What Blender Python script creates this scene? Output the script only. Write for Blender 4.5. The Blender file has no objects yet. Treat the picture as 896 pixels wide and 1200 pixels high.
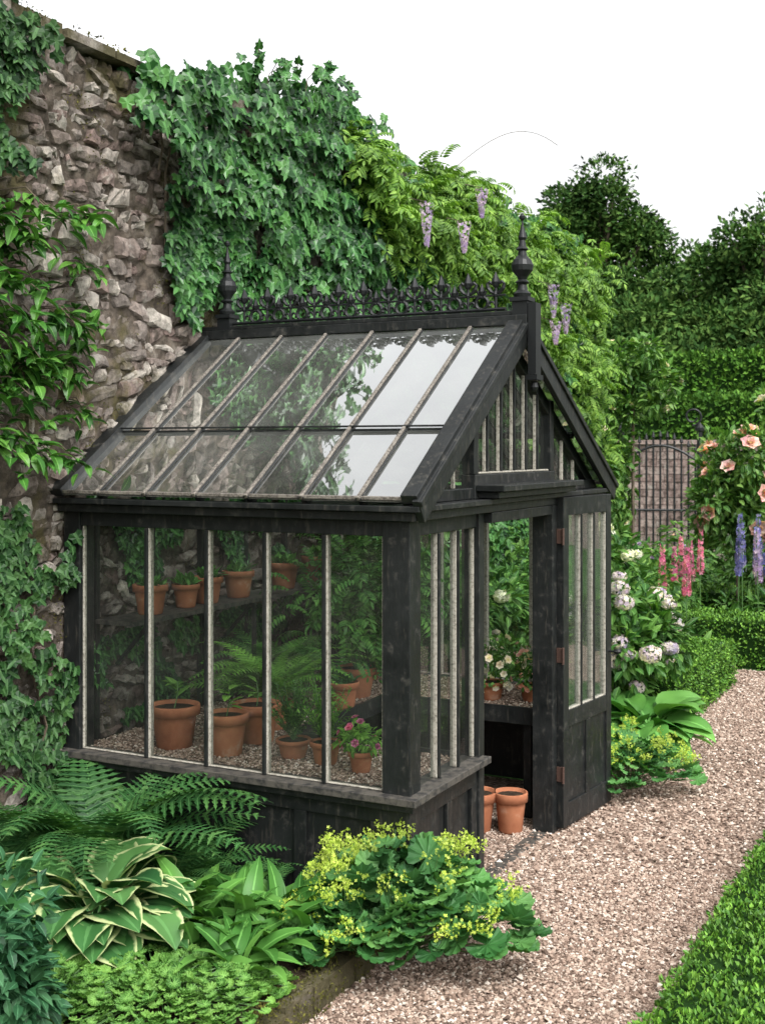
import bpy, math, numpy as np
rng=np.random.default_rng(11)
PI=math.pi
scene=bpy.context.scene
# ------------------------------------------------------------------ mesh helpers
def norm(a): return a/(np.linalg.norm(a,axis=-1,keepdims=True)+1e-9)
class Tm:
    def __init__(s,v,f,uv=None):
        s.v=np.asarray(v,float); s.l=np.concatenate([np.asarray(q) for q in f]).astype(int)
        s.t=np.array([len(q) for q in f]); s.uv=np.full((len(s.v),2),.5) if uv is None else np.asarray(uv,float)
def join(ts):
    v=[];f=[];uv=[];n=0
    for t in ts:
        v.append(t.v);uv.append(t.uv);k=0
        for c in t.t: f.append(t.l[k:k+c]+n);k+=c
        n+=len(t.v)
    return Tm(np.concatenate(v),f,np.concatenate(uv))
class MB:
    def __init__(s): s.v=[];s.l=[];s.t=[];s.uv=[];s.m=[];s.n=0
    def inst(s,T,M,L,mi=0):
        L=np.asarray(L,float).reshape(-1,3);k=len(L)
        if k==0: return
        M=np.broadcast_to(M,(k,3,3))
        v=np.einsum('kij,nj->kni',M,T.v)+L[:,None,:];nv=len(T.v)
        s.v.append(v.reshape(-1,3)); s.l.append((T.l[None,:]+(s.n+np.arange(k)*nv)[:,None]).ravel())
        s.t.append(np.tile(T.t,k)); s.uv.append(np.tile(T.uv[T.l],(k,1))); s.m.append(np.full(k*len(T.t),mi)); s.n+=k*nv
    def add(s,v,f,mi=0,uv=None): s.inst(Tm(v,f,uv),np.eye(3)[None],np.zeros((1,3)),mi)
    def obj(s,name,mats,parent=None,smooth=False,bevel=0):
        v=np.concatenate(s.v);l=np.concatenate(s.l);t=np.concatenate(s.t);uv=np.concatenate(s.uv);m=np.concatenate(s.m)
        me=bpy.data.meshes.new(name)
        me.vertices.add(len(v));me.vertices.foreach_set('co',v.astype(np.float32).ravel())
        me.loops.add(len(l));me.loops.foreach_set('vertex_index',l.astype(np.int32))
        me.polygons.add(len(t));me.polygons.foreach_set('loop_start',np.concatenate([[0],np.cumsum(t)[:-1]]).astype(np.int32))
        me.polygons.foreach_set('material_index',m.astype(np.int32))
        me.polygons.foreach_set('use_smooth',np.full(len(t),smooth))
        me.uv_layers.new(name='UVMap').data.foreach_set('uv',uv.astype(np.float32).ravel())
        me.update(calc_edges=True)
        for a in mats: me.materials.append(a)
        o=bpy.data.objects.new(name,me);scene.collection.objects.link(o)
        if parent: o.parent=parent
        if bevel:
            b=o.modifiers.new('bev','BEVEL');b.width=bevel;b.segments=2;b.limit_method='ANGLE'
        return o
def empty(name):
    o=bpy.data.objects.new(name,None);scene.collection.objects.link(o);return o
BF=[(0,3,2,1),(4,5,6,7),(0,1,5,4),(1,2,6,5),(2,3,7,6),(3,0,4,7)]
def bx(mb,x0,x1,y0,y1,z0,z1,mi=0):
    mb.add([(x0,y0,z0),(x1,y0,z0),(x1,y1,z0),(x0,y1,z0),(x0,y0,z1),(x1,y0,z1),(x1,y1,z1),(x0,y1,z1)],BF,mi)
def beam(mb,p0,p1,w,h,mi=0,side=(1,0,0)):
    p0=np.array(p0,float);p1=np.array(p1,float);d=norm(p1-p0);s=np.array(side,float);s=norm(s-d*np.dot(s,d));u=np.cross(s,d)
    v=[p+s*a*w/2+u*b*h/2 for p in (p0,p1) for a,b in((-1,-1),(1,-1),(1,1),(-1,1))]
    mb.add(v,BF,mi)
def tube(mb,pts,r,sides=6,mi=0):
    pts=np.array(pts,float);n=len(pts);r=np.broadcast_to(r,(n,))
    tg=norm(np.gradient(pts,axis=0));ref=np.array([0.03,0.05,1.0]) if abs(tg[0][2])<.9 else np.array([1.,.02,.03])
    V=[]
    for i in range(n):
        a=norm(np.cross(tg[i],ref));b=np.cross(tg[i],a)
        if i and np.dot(a,la)<0:a=-a;b=-b
        la=a
        for k in range(sides):
            th=2*PI*k/sides;V.append(pts[i]+r[i]*(math.cos(th)*a+math.sin(th)*b))
    F=[(i*sides+k,i*sides+(k+1)%sides,(i+1)*sides+(k+1)%sides,(i+1)*sides+k) for i in range(n-1) for k in range(sides)]
    F.append(tuple(range(sides)));F.append(tuple((n-1)*sides+k for k in range(sides)))
    mb.add(V,F,mi)
def lathe(mb,prof,c,segs=20,mi=0):
    V=[];n=len(prof)
    for r,z in prof:
        for k in range(segs):
            th=2*PI*k/segs;V.append((c[0]+r*math.cos(th),c[1]+r*math.sin(th),c[2]+z))
    F=[(i*segs+k,i*segs+(k+1)%segs,(i+1)*segs+(k+1)%segs,(i+1)*segs+k) for i in range(n-1) for k in range(segs)]
    mb.add(V,F,mi)
def frames(d,n,s):
    d=norm(d);n=n-d*np.sum(n*d,-1,keepdims=True);n=norm(n);x=np.cross(d,n)
    return np.stack([x,d,n],-1)*np.asarray(s).reshape(-1,1,1)
def rot(az,tilt=0,roll=0,s=1):
    az,tilt,roll,s=np.broadcast_arrays(*[np.asarray(q,float) for q in(az,tilt,roll,s)])
    d=np.stack([np.cos(az)*np.cos(tilt),np.sin(az)*np.cos(tilt),np.sin(tilt)],-1)
    x=np.stack([np.sin(az),-np.cos(az),0*az],-1);n=np.cross(x,d)
    x2=x*np.cos(roll)[:,None]+n*np.sin(roll)[:,None];n2=np.cross(x2,d)
    return np.stack([x2,d,n2],-1)*s[:,None,None]
def R(a,b,n): return rng.uniform(a,b,n)
def rdir(n): return norm(rng.normal(size=(n,3)))
def wob(p,f=1.,seed=0):
    p=np.asarray(p)*f;s=seed*1.7
    return (np.sin(p[...,0]*1.7+p[...,1]*2.3+s)+np.sin(p[...,1]*3.1-p[...,2]*2.1+1.3+s)+np.sin(p[...,2]*3.7+p[...,0]*2.9+2.1*s)+np.sin((p[...,0]+p[...,1]+p[...,2])*5.3+s))/4
# ------------------------------------------------------------------ leaf templates
def curve(tot,e0,e1,pw=1.):
    a=np.linspace(0,tot,61);an=e0+(e1-e0)*(a/tot)**pw;st=tot/60
    y=np.concatenate([[0],np.cumsum(np.cos(an[:-1])*st)]);z=np.concatenate([[0],np.cumsum(np.sin(an[:-1])*st)])
    return lambda q:(np.interp(q,a,y),np.interp(q,a,z),np.interp(q,a,an))
def blade(L=1.,W=.4,e0=0.,e1=0.,rows=4,cols=3,fold=.15,p=.8,q=1.,pet=0.,petw=.02,wav=0.,pw=1.):
    cf=curve(pet+L,e0,e1,pw);V=[];UV=[];F=[]
    for i in range(rows+1):
        s=i/rows;y,z,an=cf(pet+L*s);w=W/2*max(0,math.sin(PI*s**p))**q
        for c in range(cols):
            u=-1+2*c/(cols-1);off=fold*abs(u)*w+wav*math.sin(s*9+c*2)*abs(u)*w
            V.append((u*w,y-math.sin(an)*off,z+math.cos(an)*off));UV.append(((u+1)/2,s))
    for i in range(rows):
        for c in range(cols-1):
            a=i*cols+c;F.append((a,a+1,a+cols+1,a+cols))
    if pet>0:
        b=len(V)
        for i in range(4):
            y,z,an=cf(pet*i/3)
            V+=[(-petw/2,y,z),(petw/2,y,z)];UV+=[(.5,.1),(.5,.1)]
        for i in range(3):F.append((b+2*i,b+2*i+1,b+2*i+3,b+2*i+2))
    return Tm(V,F,UV)
def fan(outline,c=(0,.35,0),cup=0.):
    o=np.array(outline,float);n=len(o);d=np.hypot(o[:,0]-c[0],o[:,1]-c[1])
    V=[c]+[(a,b,cup*dd*dd+ (0.03 if i%2 else -.02)) for i,((a,b),dd) in enumerate(zip(o,d))]
    uv=[(.5,.5)]+[(.5+a*.5,b) for a,b in o]
    return Tm(V,[(0,i+1,(i+1)%n+1) for i in range(n)],uv)
ivyT=fan([(0,0),(-.3,-.12),(-.50,.10),(-.36,.32),(-.40,.58),(-.18,.62),(0,1.0),(.18,.62),(.40,.58),(.36,.32),(.50,.10),(.3,-.12)],cup=-.12)
def lobed(n=9,pleat=.05,cup=.35):
    V=[(0,0,0)];uv=[(.5,.5)];m=n*4
    for i in range(m+1):
        th=-PI*.42+ (PI*1.84)*i/m; ph=(i%4)
        r=.5*(.9+.12*math.sin(PI*ph/4+.2))*(1.0 if i not in(0,m) else .8)
        x=r*math.cos(th);y=r*math.sin(th);V.append((x*.55,y*.55,cup*.3*r*r+pleat*.4*(1 if ph==2 else -.3)));uv.append((.5+ .04*ph,.5))
    for i in range(m+1):
        x,y,z=V[i+1];r=math.hypot(x,y)/.55;V.append((x/.55,y/.55,cup*r*r+pleat*(1 if i%4==2 else -.6)));uv.append((.2 if i%4==2 else .9,1.))
    F=[(0,i+1,i+2) for i in range(m)]+[(i+1,m+2+i,m+3+i,i+2) for i in range(m)]
    return Tm(V,F,uv)
alchT=lobed()
leafS=blade(1,.5,.2,-.3,3,3,.25)
leafN=blade(1,.32,.3,-.4,4,3,.3)
leafW=blade(1,.42,.3,-.6,5,3,.3,.75)
leaf2=Tm([(0,0,0),(-.27,.5,.08),(0,1,-.05),(.27,.5,.08)],[(0,1,2),(0,2,3)],[(.5,0),(0,.5),(.5,1),(1,.5)])
def fernT(L=1.,e0=1.2,e1=-.3,n=22):
    cf=curve(L,e0,e1,1.2);V=[];F=[];UV=[]
    def fr(a):
        y,z,an=cf(a);return np.array([0,y,z]),np.array([0,math.cos(an),math.sin(an)]),np.array([0,-math.sin(an),math.cos(an)])
    for sd in(-1,1):
        for i in range(n):
            s=.14+.85*i/n;b,t,nn=fr(s*L);pl=.25*L*min(1,.45+s*1.8)*(1-s)**.75+.012
            dr=norm(np.array([sd,0,0])+t*.38);m=7;o=len(V)
            for j in range(m+1):
                a=j/m;w=.026*L*(1-a**1.6)*(1.25 if j%2 else .5)*(.5+.5*(1-s))+.0005
                p=b+dr*pl*a-nn*(.10*a*a*pl-.015*pl)
                V+=[p-t*w+nn*.25*w,p,p+t*w+nn*.25*w];UV+=[(0,a),(.5,a),(1,a)]
            for j in range(m):
                k=o+3*j;F+=[(k,k+3,k+4,k+1),(k+1,k+4,k+5,k+2)]
    o=len(V);K=10
    for i in range(K+1):
        b,t,nn=fr(L*i/K);w=.006*L*(1.2-i/K);V+=[b+np.array([-w,0,0]),b+np.array([w,0,0])];UV+=[(.5,0)]*2
    for i in range(K):F.append((o+2*i,o+2*i+1,o+2*i+3,o+2*i+2))
    return Tm(V,F,UV)
ferns=[fernT(1,1.25,-.35),fernT(1,1.05,-.5),fernT(1,.75,-.45,20)]
def pinnate(L=1.,e0=.5,e1=-.9,n=6,ll=.3,lw=.38):
    cf=curve(L,e0,e1);ts=[];lf=blade(1,lw,0,-.5,3,3,.2,.75)
    for i in range(n+1):
        a=L*(.25+.75*i/n);y,z,an=cf(a);t=np.array([0,math.cos(an),math.sin(an)]);nn=np.array([0,-math.sin(an),math.cos(an)])
        for sd in((-1,1) if i<n else(0,)):
            d=norm(np.array([sd*1.,0,0])+t*(.5 if sd else 1)-nn*.25);M=frames(d[None],nn[None],[ll*L*(1-.25*abs(i/n-.4))])[0]
            ts.append(Tm(lf.v@M.T+np.array([0,y,z]),[lf.l[4*k:4*k+4] for k in range(len(lf.t))],lf.uv))
    return join(ts)
wistT=[pinnate(1,.6,-1.0),pinnate(1,.2,-1.3),pinnate(1,1.0,-.6,7)]
floret=Tm([(0,0,0)]+[(math.cos(a)*r,math.sin(a)*r,.12*(r>.6)) for k in range(4) for a,r in((k*PI/2-.55,.7),(k*PI/2,1.),(k*PI/2+.55,.7))],[(0,1+3*k,2+3*k,3+3*k) for k in range(4)])
def roseT():
    ts=[]
    for ring,(n,r,up) in enumerate(((3,.35,1.3),(5,.65,.95),(6,1.,.45))):
        for k in range(n):
            p=blade(r,r*1.1,up,up+.5*(1-ring*.6),3,3,.35,.9,.6)
            a=2*PI*k/n+ring;c,s=math.cos(a),math.sin(a);M=np.array([[c,-s,0],[s,c,0],[0,0,1]])
            ts.append(Tm(p.v@M.T+np.array([0,0,.1*(2-ring)]),[p.l[4*q:4*q+4] for q in range(len(p.t))],p.uv))
    return join(ts)
rose=roseT()
octa=[]
for k in range(4):
    v=np.array([(1,0,0),(0,1,0),(-1,0,0),(0,-1,0),(.1,.1,.6),(0,0,-.5)])+rng.normal(size=(6,3))*.16
    octa.append(Tm(v,[(0,1,4),(1,2,4),(2,3,4),(3,0,4),(1,0,5),(2,1,5),(3,2,5),(0,3,5)]))
# ------------------------------------------------------------------ materials
class N:
    def __init__(s,name):
        s.m=bpy.data.materials.new(name);s.m.use_nodes=True;s.t=s.m.node_tree;s.t.nodes.clear();s.o=s.t.nodes.new('ShaderNodeOutputMaterial')
    def n(s,ty,**k):
        x=s.t.nodes.new('ShaderNode'+ty)
        for a,b in k.items(): setattr(x,a,b)
        return x
    def l(s,a,b): s.t.links.new(a,b)
    def ramp(s,fac,stops,interp='LINEAR'):
        r=s.n('ValToRGB');e=r.color_ramp.elements;r.color_ramp.interpolation=interp
        while len(e)<len(stops):e.new(.5)
        for q,(p,c) in zip(e,stops):q.position=p;q.color=(*c,1) if len(c)==3 else c
        s.l(fac,r.inputs[0]);return r.outputs[0]
    def mix(s,f,a,b,mode='MIX'):
        x=s.t.nodes.new('ShaderNodeMix');x.data_type='RGBA';x.blend_type=mode
        for i,q in((0,f),(6,a),(7,b)):
            if isinstance(q,(int,float)):x.inputs[i].default_value=q
            elif isinstance(q,tuple):x.inputs[i].default_value=(*q,1)
            else:s.l(q,x.inputs[i])
        return x.outputs[2]
    def math(s,op,a,b=0.,clamp=False):
        x=s.t.nodes.new('ShaderNodeMath');x.operation=op;x.use_clamp=clamp
        for i,q in enumerate((a,b)):
            if isinstance(q,(int,float)):x.inputs[i].default_value=q
            else:s.l(q,x.inputs[i])
        return x.outputs[0]
    def noise(s,scale,detail=4,rough=.55,vec=None):
        x=s.n('TexNoise');x.inputs['Scale'].default_value=scale;x.inputs['Detail'].default_value=detail;x.inputs['Roughness'].default_value=rough
        if vec is None:
            tc=s.n('TexCoord');vec=tc.outputs['Object']
        s.l(vec,x.inputs['Vector']);return x.outputs[0]
    def bump(s,h,st=.5,dist=.01):
        b=s.n('Bump');b.inputs['Strength'].default_value=st;b.inputs['Distance'].default_value=dist;s.l(h,b.inputs['Height']);return b.outputs[0]
    def pr(s,col,rough=.6,nrm=None,spec=.4,metal=0.):
        p=s.n('BsdfPrincipled')
        if isinstance(col,tuple):p.inputs['Base Color'].default_value=(*col,1)
        else:s.l(col,p.inputs['Base Color'])
        if isinstance(rough,(int,float)):p.inputs['Roughness'].default_value=rough
        else:s.l(rough,p.inputs['Roughness'])
        p.inputs['Specular IOR Level'].default_value=spec;p.inputs['Metallic'].default_value=metal
        if nrm is not None:s.l(nrm,p.inputs['Normal'])
        return p.outputs[0]
    def out(s,x): s.l(x,s.o.inputs[0]);return s.m
def leafmat(name,dark,mid,light,rough=.42,trans=.22,margin=None,vein=.35,spec=.2,nscale=2.5):
    m=N(name);g=m.n('NewGeometry');c=m.ramp(g.outputs['Random Per Island'],[(0,dark),(.5,mid),(1,light)])
    nz=m.noise(nscale,2);k=m.ramp(nz,[(.3,(.55,.57,.60)),(.7,(1.35,1.28,1.1))]);c=m.mix(1.,c,k,'MULTIPLY')
    if vein or margin:
        uv=m.n('UVMap');sp=m.n('SeparateXYZ');m.l(uv.outputs[0],sp.inputs[0])
        d=m.math('ABSOLUTE',m.math('SUBTRACT',sp.outputs[0],.5))
    if vein: c=m.mix(m.math('MULTIPLY',m.math('LESS_THAN',d,.05),vein),c,tuple(min(1,x*2.2+.03) for x in light))
    if margin:
        nn=m.noise(22,2);e=m.math('ADD',d,m.math('MULTIPLY',m.math('SUBTRACT',nn,.5),.20));c=m.mix(m.ramp(e,[(.38,(0,0,0)),(.44,(1,1,1))]),c,margin)
    p=m.pr(c,rough,spec=spec)
    if not trans: return m.out(p)
    t=m.n('BsdfTranslucent');m.l(m.mix(1.,c,(1.3,1.5,.6),'MULTIPLY'),t.inputs[0])
    mx=m.n('MixShader');mx.inputs[0].default_value=trans;m.l(p,mx.inputs[1]);m.l(t.outputs[0],mx.inputs[2]);return m.out(mx.outputs[0])
M_ivy=leafmat('ivy_leaf',(.006,.028,.009),(.018,.070,.018),(.048,.135,.032),.30,.10,spec=.20,nscale=3.2)
M_ivyd=leafmat('ivy_leaf_old',(.008,.028,.009),(.018,.056,.016),(.04,.095,.027),.4,.1,spec=.13)
M_wis=leafmat('wisteria_leaf',(.045,.115,.018),(.10,.205,.032),(.19,.32,.062),.45,.28)
M_laur=leafmat('climber_leaf',(.018,.072,.013),(.04,.13,.022),(.09,.21,.04),.33,.15)
M_fern=leafmat('fern_leaf',(.018,.068,.020),(.035,.112,.032),(.07,.165,.048),.5,.25)
M_fernl=leafmat('fern_leaf_light',(.07,.19,.03),(.12,.28,.045),(.18,.38,.08),.5,.3)
M_hosta=leafmat('hosta_variegated_leaf',(.028,.105,.032),(.052,.15,.045),(.085,.205,.065),.42,.18,margin=(.44,.50,.24),vein=.2)
M_hostg=leafmat('hosta_leaf',(.04,.14,.028),(.07,.205,.042),(.12,.28,.065),.42,.2)
M_lance=leafmat('lance_leaf',(.03,.11,.02),(.055,.165,.033),(.10,.24,.05),.4,.18)
M_alch=leafmat('ladys_mantle_leaf',(.03,.115,.033),(.065,.185,.055),(.12,.27,.08),.5,.22,vein=0)
M_alchf=leafmat('ladys_mantle_flower',(.30,.42,.05),(.42,.55,.09),(.58,.68,.18),.6,.3,vein=0)
M_blue=leafmat('blue_green_leaf',(.013,.058,.025),(.028,.098,.042),(.055,.155,.07),.45,.15)
M_small=leafmat('groundcover_leaf',(.04,.12,.022),(.08,.195,.038),(.14,.28,.06),.5,.25)
M_box=leafmat('box_leaf',(.035,.11,.014),(.072,.18,.022),(.14,.285,.04),.45,0,vein=0,nscale=5)
M_boxd=leafmat('clipped_hedge_leaf',(.028,.08,.012),(.05,.135,.02),(.095,.20,.03),.6,0,vein=0,nscale=.8,spec=.08)
M_tree=leafmat('tree_leaf',(.020,.056,.014),(.043,.10,.024),(.09,.16,.04),.7,0,vein=0,nscale=.35,spec=.05)
M_mid=leafmat('border_leaf',(.02,.075,.018),(.05,.135,.03),(.11,.225,.05),.45,.22,nscale=1.5)
M_roseL=leafmat('rose_leaf',(.03,.09,.022),(.07,.165,.036),(.15,.265,.065),.4,.25,nscale=1.2)
M_moss=leafmat('moss',(.035,.035,.012),(.065,.065,.017),(.11,.11,.028),.9,0,vein=0,spec=.1)
def petal(n,a,b,c): return leafmat(n,a,b,c,.6,.3,vein=0,nscale=6)
P_hyd=petal('hydrangea_petal',(.42,.34,.55),(.62,.54,.64),(.78,.76,.66))
P_hydw=petal('white_hydrangea_petal',(.50,.55,.42),(.66,.66,.60),(.78,.78,.72))
P_lil=petal('wisteria_petal',(.30,.20,.46),(.42,.32,.56),(.58,.48,.66))
P_pink=petal('rose_petal',(.78,.36,.38),(.85,.52,.50),(.9,.72,.66))
P_mag=petal('foxglove_petal',(.5,.08,.25),(.65,.18,.36),(.78,.38,.50))
P_blu=petal('delphinium_petal',(.12,.12,.42),(.22,.22,.56),(.42,.38,.68))
P_wht=petal('white_petal',(.68,.58,.54),(.80,.73,.70),(.86,.84,.80))
def barkm():
    m=N('bark');c=m.ramp(m.noise(9),[(.3,(.04,.03,.02)),(.7,(.13,.10,.07))]);return m.out(m.pr(c,.9,m.bump(m.noise(30),.6,.01)))
M_bark=barkm()
def stem():
    m=N('green_stem');return m.out(m.pr((.06,.13,.035),.6))
M_stem=stem()
def darkwood():
    m=N('black_painted_timber');n1=m.noise(3.5,5);tc=m.n('TexCoord');mp=m.n('Mapping');mp.inputs['Scale'].default_value=(40,40,5);m.l(tc.outputs['Object'],mp.inputs[0])
    g=m.noise(1.3,5,.6,mp.outputs[0]);n2=m.noise(14,6,.72)
    c=m.ramp(n1,[(.3,(.006,.007,.007)),(.7,(.015,.0165,.0165))])
    c=m.mix(m.ramp(n2,[(.56,(0,0,0)),(.70,(.6,.6,.6))]),c,(.07,.065,.055))
    c=m.mix(m.ramp(g,[(.58,(0,0,0)),(.68,(.5,.5,.5))]),c,(.06,.054,.045))
    return m.out(m.pr(c,m.ramp(n2,[(.3,(.28,)*3),(.7,(.6,)*3)]),m.bump(g,.5,.004),.32))
M_dark=darkwood()
def paintw(name,a,b,f,t0=.42,t1=.62,sc=26):
    m=N(name);n2=m.noise(sc,6,.7);c=m.mix(m.noise(5),a,b);c=m.mix(m.ramp(n2,[(t0,(0,0,0)),(t1,(1,1,1))]),c,f)
    return m.out(m.pr(c,.65,m.bump(n2,.4,.003)))
M_cream=paintw('weathered_cream_paint',(.40,.375,.32),(.25,.235,.195),(.10,.088,.07),.46,.68,60)
M_bar=paintw('weathered_roof_bar',(.24,.215,.185),(.13,.115,.095),(.045,.038,.032),.42,.62,70)
M_sill=paintw('weathered_sill',(.085,.076,.064),(.05,.045,.038),(.018,.0175,.017),.45,.6,22)
def iron():
    m=N('black_cast_iron');return m.out(m.pr((.008,.009,.0095),.45,m.bump(m.noise(60),.3,.002),.3))
M_iron=iron()
def rust():
    m=N('rusty_hinge');return m.out(m.pr((.055,.028,.02),.7))
M_rust=rust()
def glass(name,base,mult,dirt,tint):
    m=N(name);f=m.n('Fresnel');f.inputs[0].default_value=1.5;nz=m.noise(2.2,5,.6);bz=m.noise(1.6,1)
    bn=m.bump(bz,.25,.02)
    fac=m.math('ADD',m.math('MULTIPLY',f.outputs[0],mult),base,True)
    t=m.n('BsdfTransparent');t.inputs[0].default_value=(*tint,1);g=m.n('BsdfGlossy');g.inputs['Roughness'].default_value=.02;g.inputs['Color'].default_value=(.97,.98,.98,1);m.l(bn,g.inputs['Normal'])
    mx=m.n('MixShader');m.l(fac,mx.inputs[0]);m.l(t.outputs[0],mx.inputs[1]);m.l(g.outputs[0],mx.inputs[2])
    d=m.n('BsdfDiffuse');d.inputs[0].default_value=(.62,.64,.58,1);m2=m.n('MixShader');m.l(m.ramp(nz,[(.4,(dirt*.3,)*3),(.75,(dirt,)*3)]),m2.inputs[0]);m.l(mx.outputs[0],m2.inputs[1]);m.l(d.outputs[0],m2.inputs[2])
    return m.out(m2.outputs[0])
M_glassR=glass('roof_glass',.22,6.0,.10,(.86,.93,.90))
M_glassS=glass('window_glass',.0,.7,.03,(.94,.97,.95))
def terra():
    m=N('terracotta');n=m.noise(9,5);c=m.ramp(n,[(.3,(.24,.085,.042)),(.6,(.35,.14,.072)),(.78,(.44,.29,.21))]);return m.out(m.pr(c,.85,m.bump(m.noise(50),.3,.002),.2))
M_terra=terra()
def soil():
    m=N('soil');n=m.noise(20,6,.7);c=m.ramp(n,[(.3,(.018,.012,.008)),(.7,(.07,.05,.035))]);return m.out(m.pr(c,.95,m.bump(n,1.,.03),.1))
M_soil=soil()
def stonem(name,stops,moss=.5,island=True,bs=.8):
    m=N(name);g=m.n('NewGeometry')
    n1=m.noise(15,7,.72);n2=m.noise(1.3,6,.68);n3=m.noise(70,4,.7);n4=m.noise(6.5,6,.68)
    c=m.ramp(g.outputs['Random Per Island'] if island else n4,stops)
    c=m.mix(1.,c,m.ramp(n1,[(.32,(.38,.36,.33)),(.5,(.95,.95,.95)),(.70,(1.6,1.56,1.5))]),'MULTIPLY')
    c=m.mix(m.ramp(n4,[(.55,(0,0,0)),(.66,(.6,.6,.6))]),c,(.37,.345,.305) if island else (.20,.175,.15))
    c=m.mix(m.ramp(n4,[(.34,(.8,.8,.8)),(.42,(0,0,0))]),c,(.045,.038,.03))
    c=m.mix(m.ramp(n2,[(moss,(0,0,0)),(moss+.08,(.85,.85,.85))]),c,m.mix(n1,(.025,.03,.012),(.09,.07,.028)))
    return m.out(m.pr(c,.94,m.bump(m.mix(.5,n1,n3),bs,.02),.15))
M_stone=stonem('rubble_stone',[(0,(.10,.085,.075)),(.2,(.18,.155,.138)),(.45,(.15,.11,.097)),(.75,(.25,.222,.195)),(1,(.36,.33,.29))],.53,bs=1.)
M_cope=stonem('mossy_coping',[(0,(.12,.10,.085)),(1,(.22,.195,.17))],.46)
M_mort=stonem('wall_mortar',[(.3,(.05,.04,.032)),(.6,(.10,.082,.066)),(.8,(.17,.145,.12))],.52,False)
M_pink=stonem('distant_wall_stone',[(0,(.20,.145,.13)),(1,(.33,.26,.235))],.70)
def gravelp():
    m=N('gravel_stone');g=m.n('NewGeometry');c=m.ramp(g.outputs['Random Per Island'],[(0,(.075,.05,.037)),(.3,(.205,.142,.108)),(.6,(.31,.225,.175)),(.85,(.42,.33,.265)),(1,(.60,.53,.46))])
    return m.out(m.pr(c,.8,spec=.25))
M_grav=gravelp()
def gravelb():
    m=N('gravel_bed');tc=m.n('TexCoord');v=m.n('TexVoronoi');v.inputs['Scale'].default_value=60;m.l(tc.outputs['Object'],v.inputs['Vector'])
    sp=m.n('SeparateColor');m.l(v.outputs['Color'],sp.inputs[0])
    c=m.ramp(sp.outputs[0],[(0,(.075,.05,.038)),(.5,(.205,.148,.115)),(1,(.40,.32,.265))]);c=m.mix(1.,c,m.ramp(m.noise(.9,3),[(.3,(.75,.72,.7)),(.7,(1.1,1.08,1.05))]),'MULTIPLY')
    return m.out(m.pr(c,.9,m.bump(v.outputs['Distance'],-.8,.02),.2))
M_gravb=gravelb()
def grassm():
    m=N('ground_grass');n=m.noise(3,6,.7);c=m.ramp(n,[(.3,(.02,.055,.012)),(.6,(.05,.12,.025)),(.8,(.08,.15,.04))]);return m.out(m.pr(c,.9,m.bump(m.noise(40),1.,.04),.1))
M_grass=grassm()
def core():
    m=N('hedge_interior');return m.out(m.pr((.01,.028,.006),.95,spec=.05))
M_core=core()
# ------------------------------------------------------------------ world, sun, camera
w=bpy.data.worlds.new('World');scene.world=w;w.use_nodes=True;nt=w.node_tree
sky=nt.nodes.new('ShaderNodeTexSky');sky.sky_type='NISHITA';sky.sun_disc=False
EL=math.radians(52);AZ=math.radians(125)
sky.sun_elevation=EL;sky.sun_rotation=AZ;sky.dust_density=6;sky.air_density=1.2;sky.ozone_density=1
hs=nt.nodes.new('ShaderNodeHueSaturation');hs.inputs['Saturation'].default_value=.06;hs.inputs['Value'].default_value=2.5
nt.links.new(sky.outputs[0],hs.inputs['Color']);bg=nt.nodes['Background'];nt.links.new(hs.outputs[0],bg.inputs[0]);bg.inputs[1].default_value=.15
sd=bpy.data.lights.new('sun','SUN');sd.energy=1.2;sd.angle=math.radians(16);sd.color=(1,.97,.92)
so=bpy.data.objects.new('sun',sd);scene.collection.objects.link(so)
from mathutils import Vector
dv=Vector((math.sin(AZ)*math.cos(EL),math.cos(AZ)*math.cos(EL),math.sin(EL)))
so.rotation_euler=dv.to_track_quat('Z','Y').to_euler();so.location=(8,-8,12)
cd=bpy.data.cameras.new('camera');cam=bpy.data.objects.new('camera',cd);scene.collection.objects.link(cam);scene.camera=cam
cam.location=(4.638,-5.179,2.33);cam.rotation_euler=(PI/2,0,math.radians(27.2))
cd.lens=43.2;cd.sensor_width=36;cd.shift_y=-.0625;cd.clip_end=2000
cd.dof.use_dof=True;cd.dof.focus_distance=6.6;cd.dof.aperture_fstop=5.6
scene.view_settings.view_transform='Standard'
try: scene.view_settings.look='None'
except: pass
scene.view_settings.exposure=0
# ------------------------------------------------------------------ ground
mb=MB();mb.add([(-400,-400,0),(400,-400,0),(400,400,0),(-400,400,0)],[(0,1,2,3)]);mb.obj('ground',[M_grass])
mb=MB()
mb.add([(2.0,-8,.006),(3.55,-8,.006),(3.55,8.,.006),(2.0,8.,.006)],[(0,1,2,3)]);mb.add([(3.55,6.3,.006),(9,6.3,.006),(9,8.,.006),(3.55,8.,.006)],[(0,1,2,3)])
def peb(mb,n,x0,x1,y0,y1,z,s0,s1,mi=1):
    L=np.stack([R(x0,x1,n),R(y0,y1,n),z+R(-.001,.007,n)],-1)
    for k in range(4):
        q=L[k::4];a=R(0,6.3,len(q));mb.inst(octa[k],rot(a,R(-.5,.5,len(q)),R(-.6,.6,len(q)),s0+(s1-s0)*rng.random(len(q))**1.8),q,mi)
peb(mb,56000,2.0,3.5,-1.9,1.6,.006,.005,.0145);peb(mb,24000,2.0,3.5,1.6,8,.006,.007,.017)
peb(mb,700,1.95,3.5,-1.9,4,.014,.012,.022)
mb.obj('gravel_path',[M_gravb,M_grav])
mb=MB()
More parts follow.
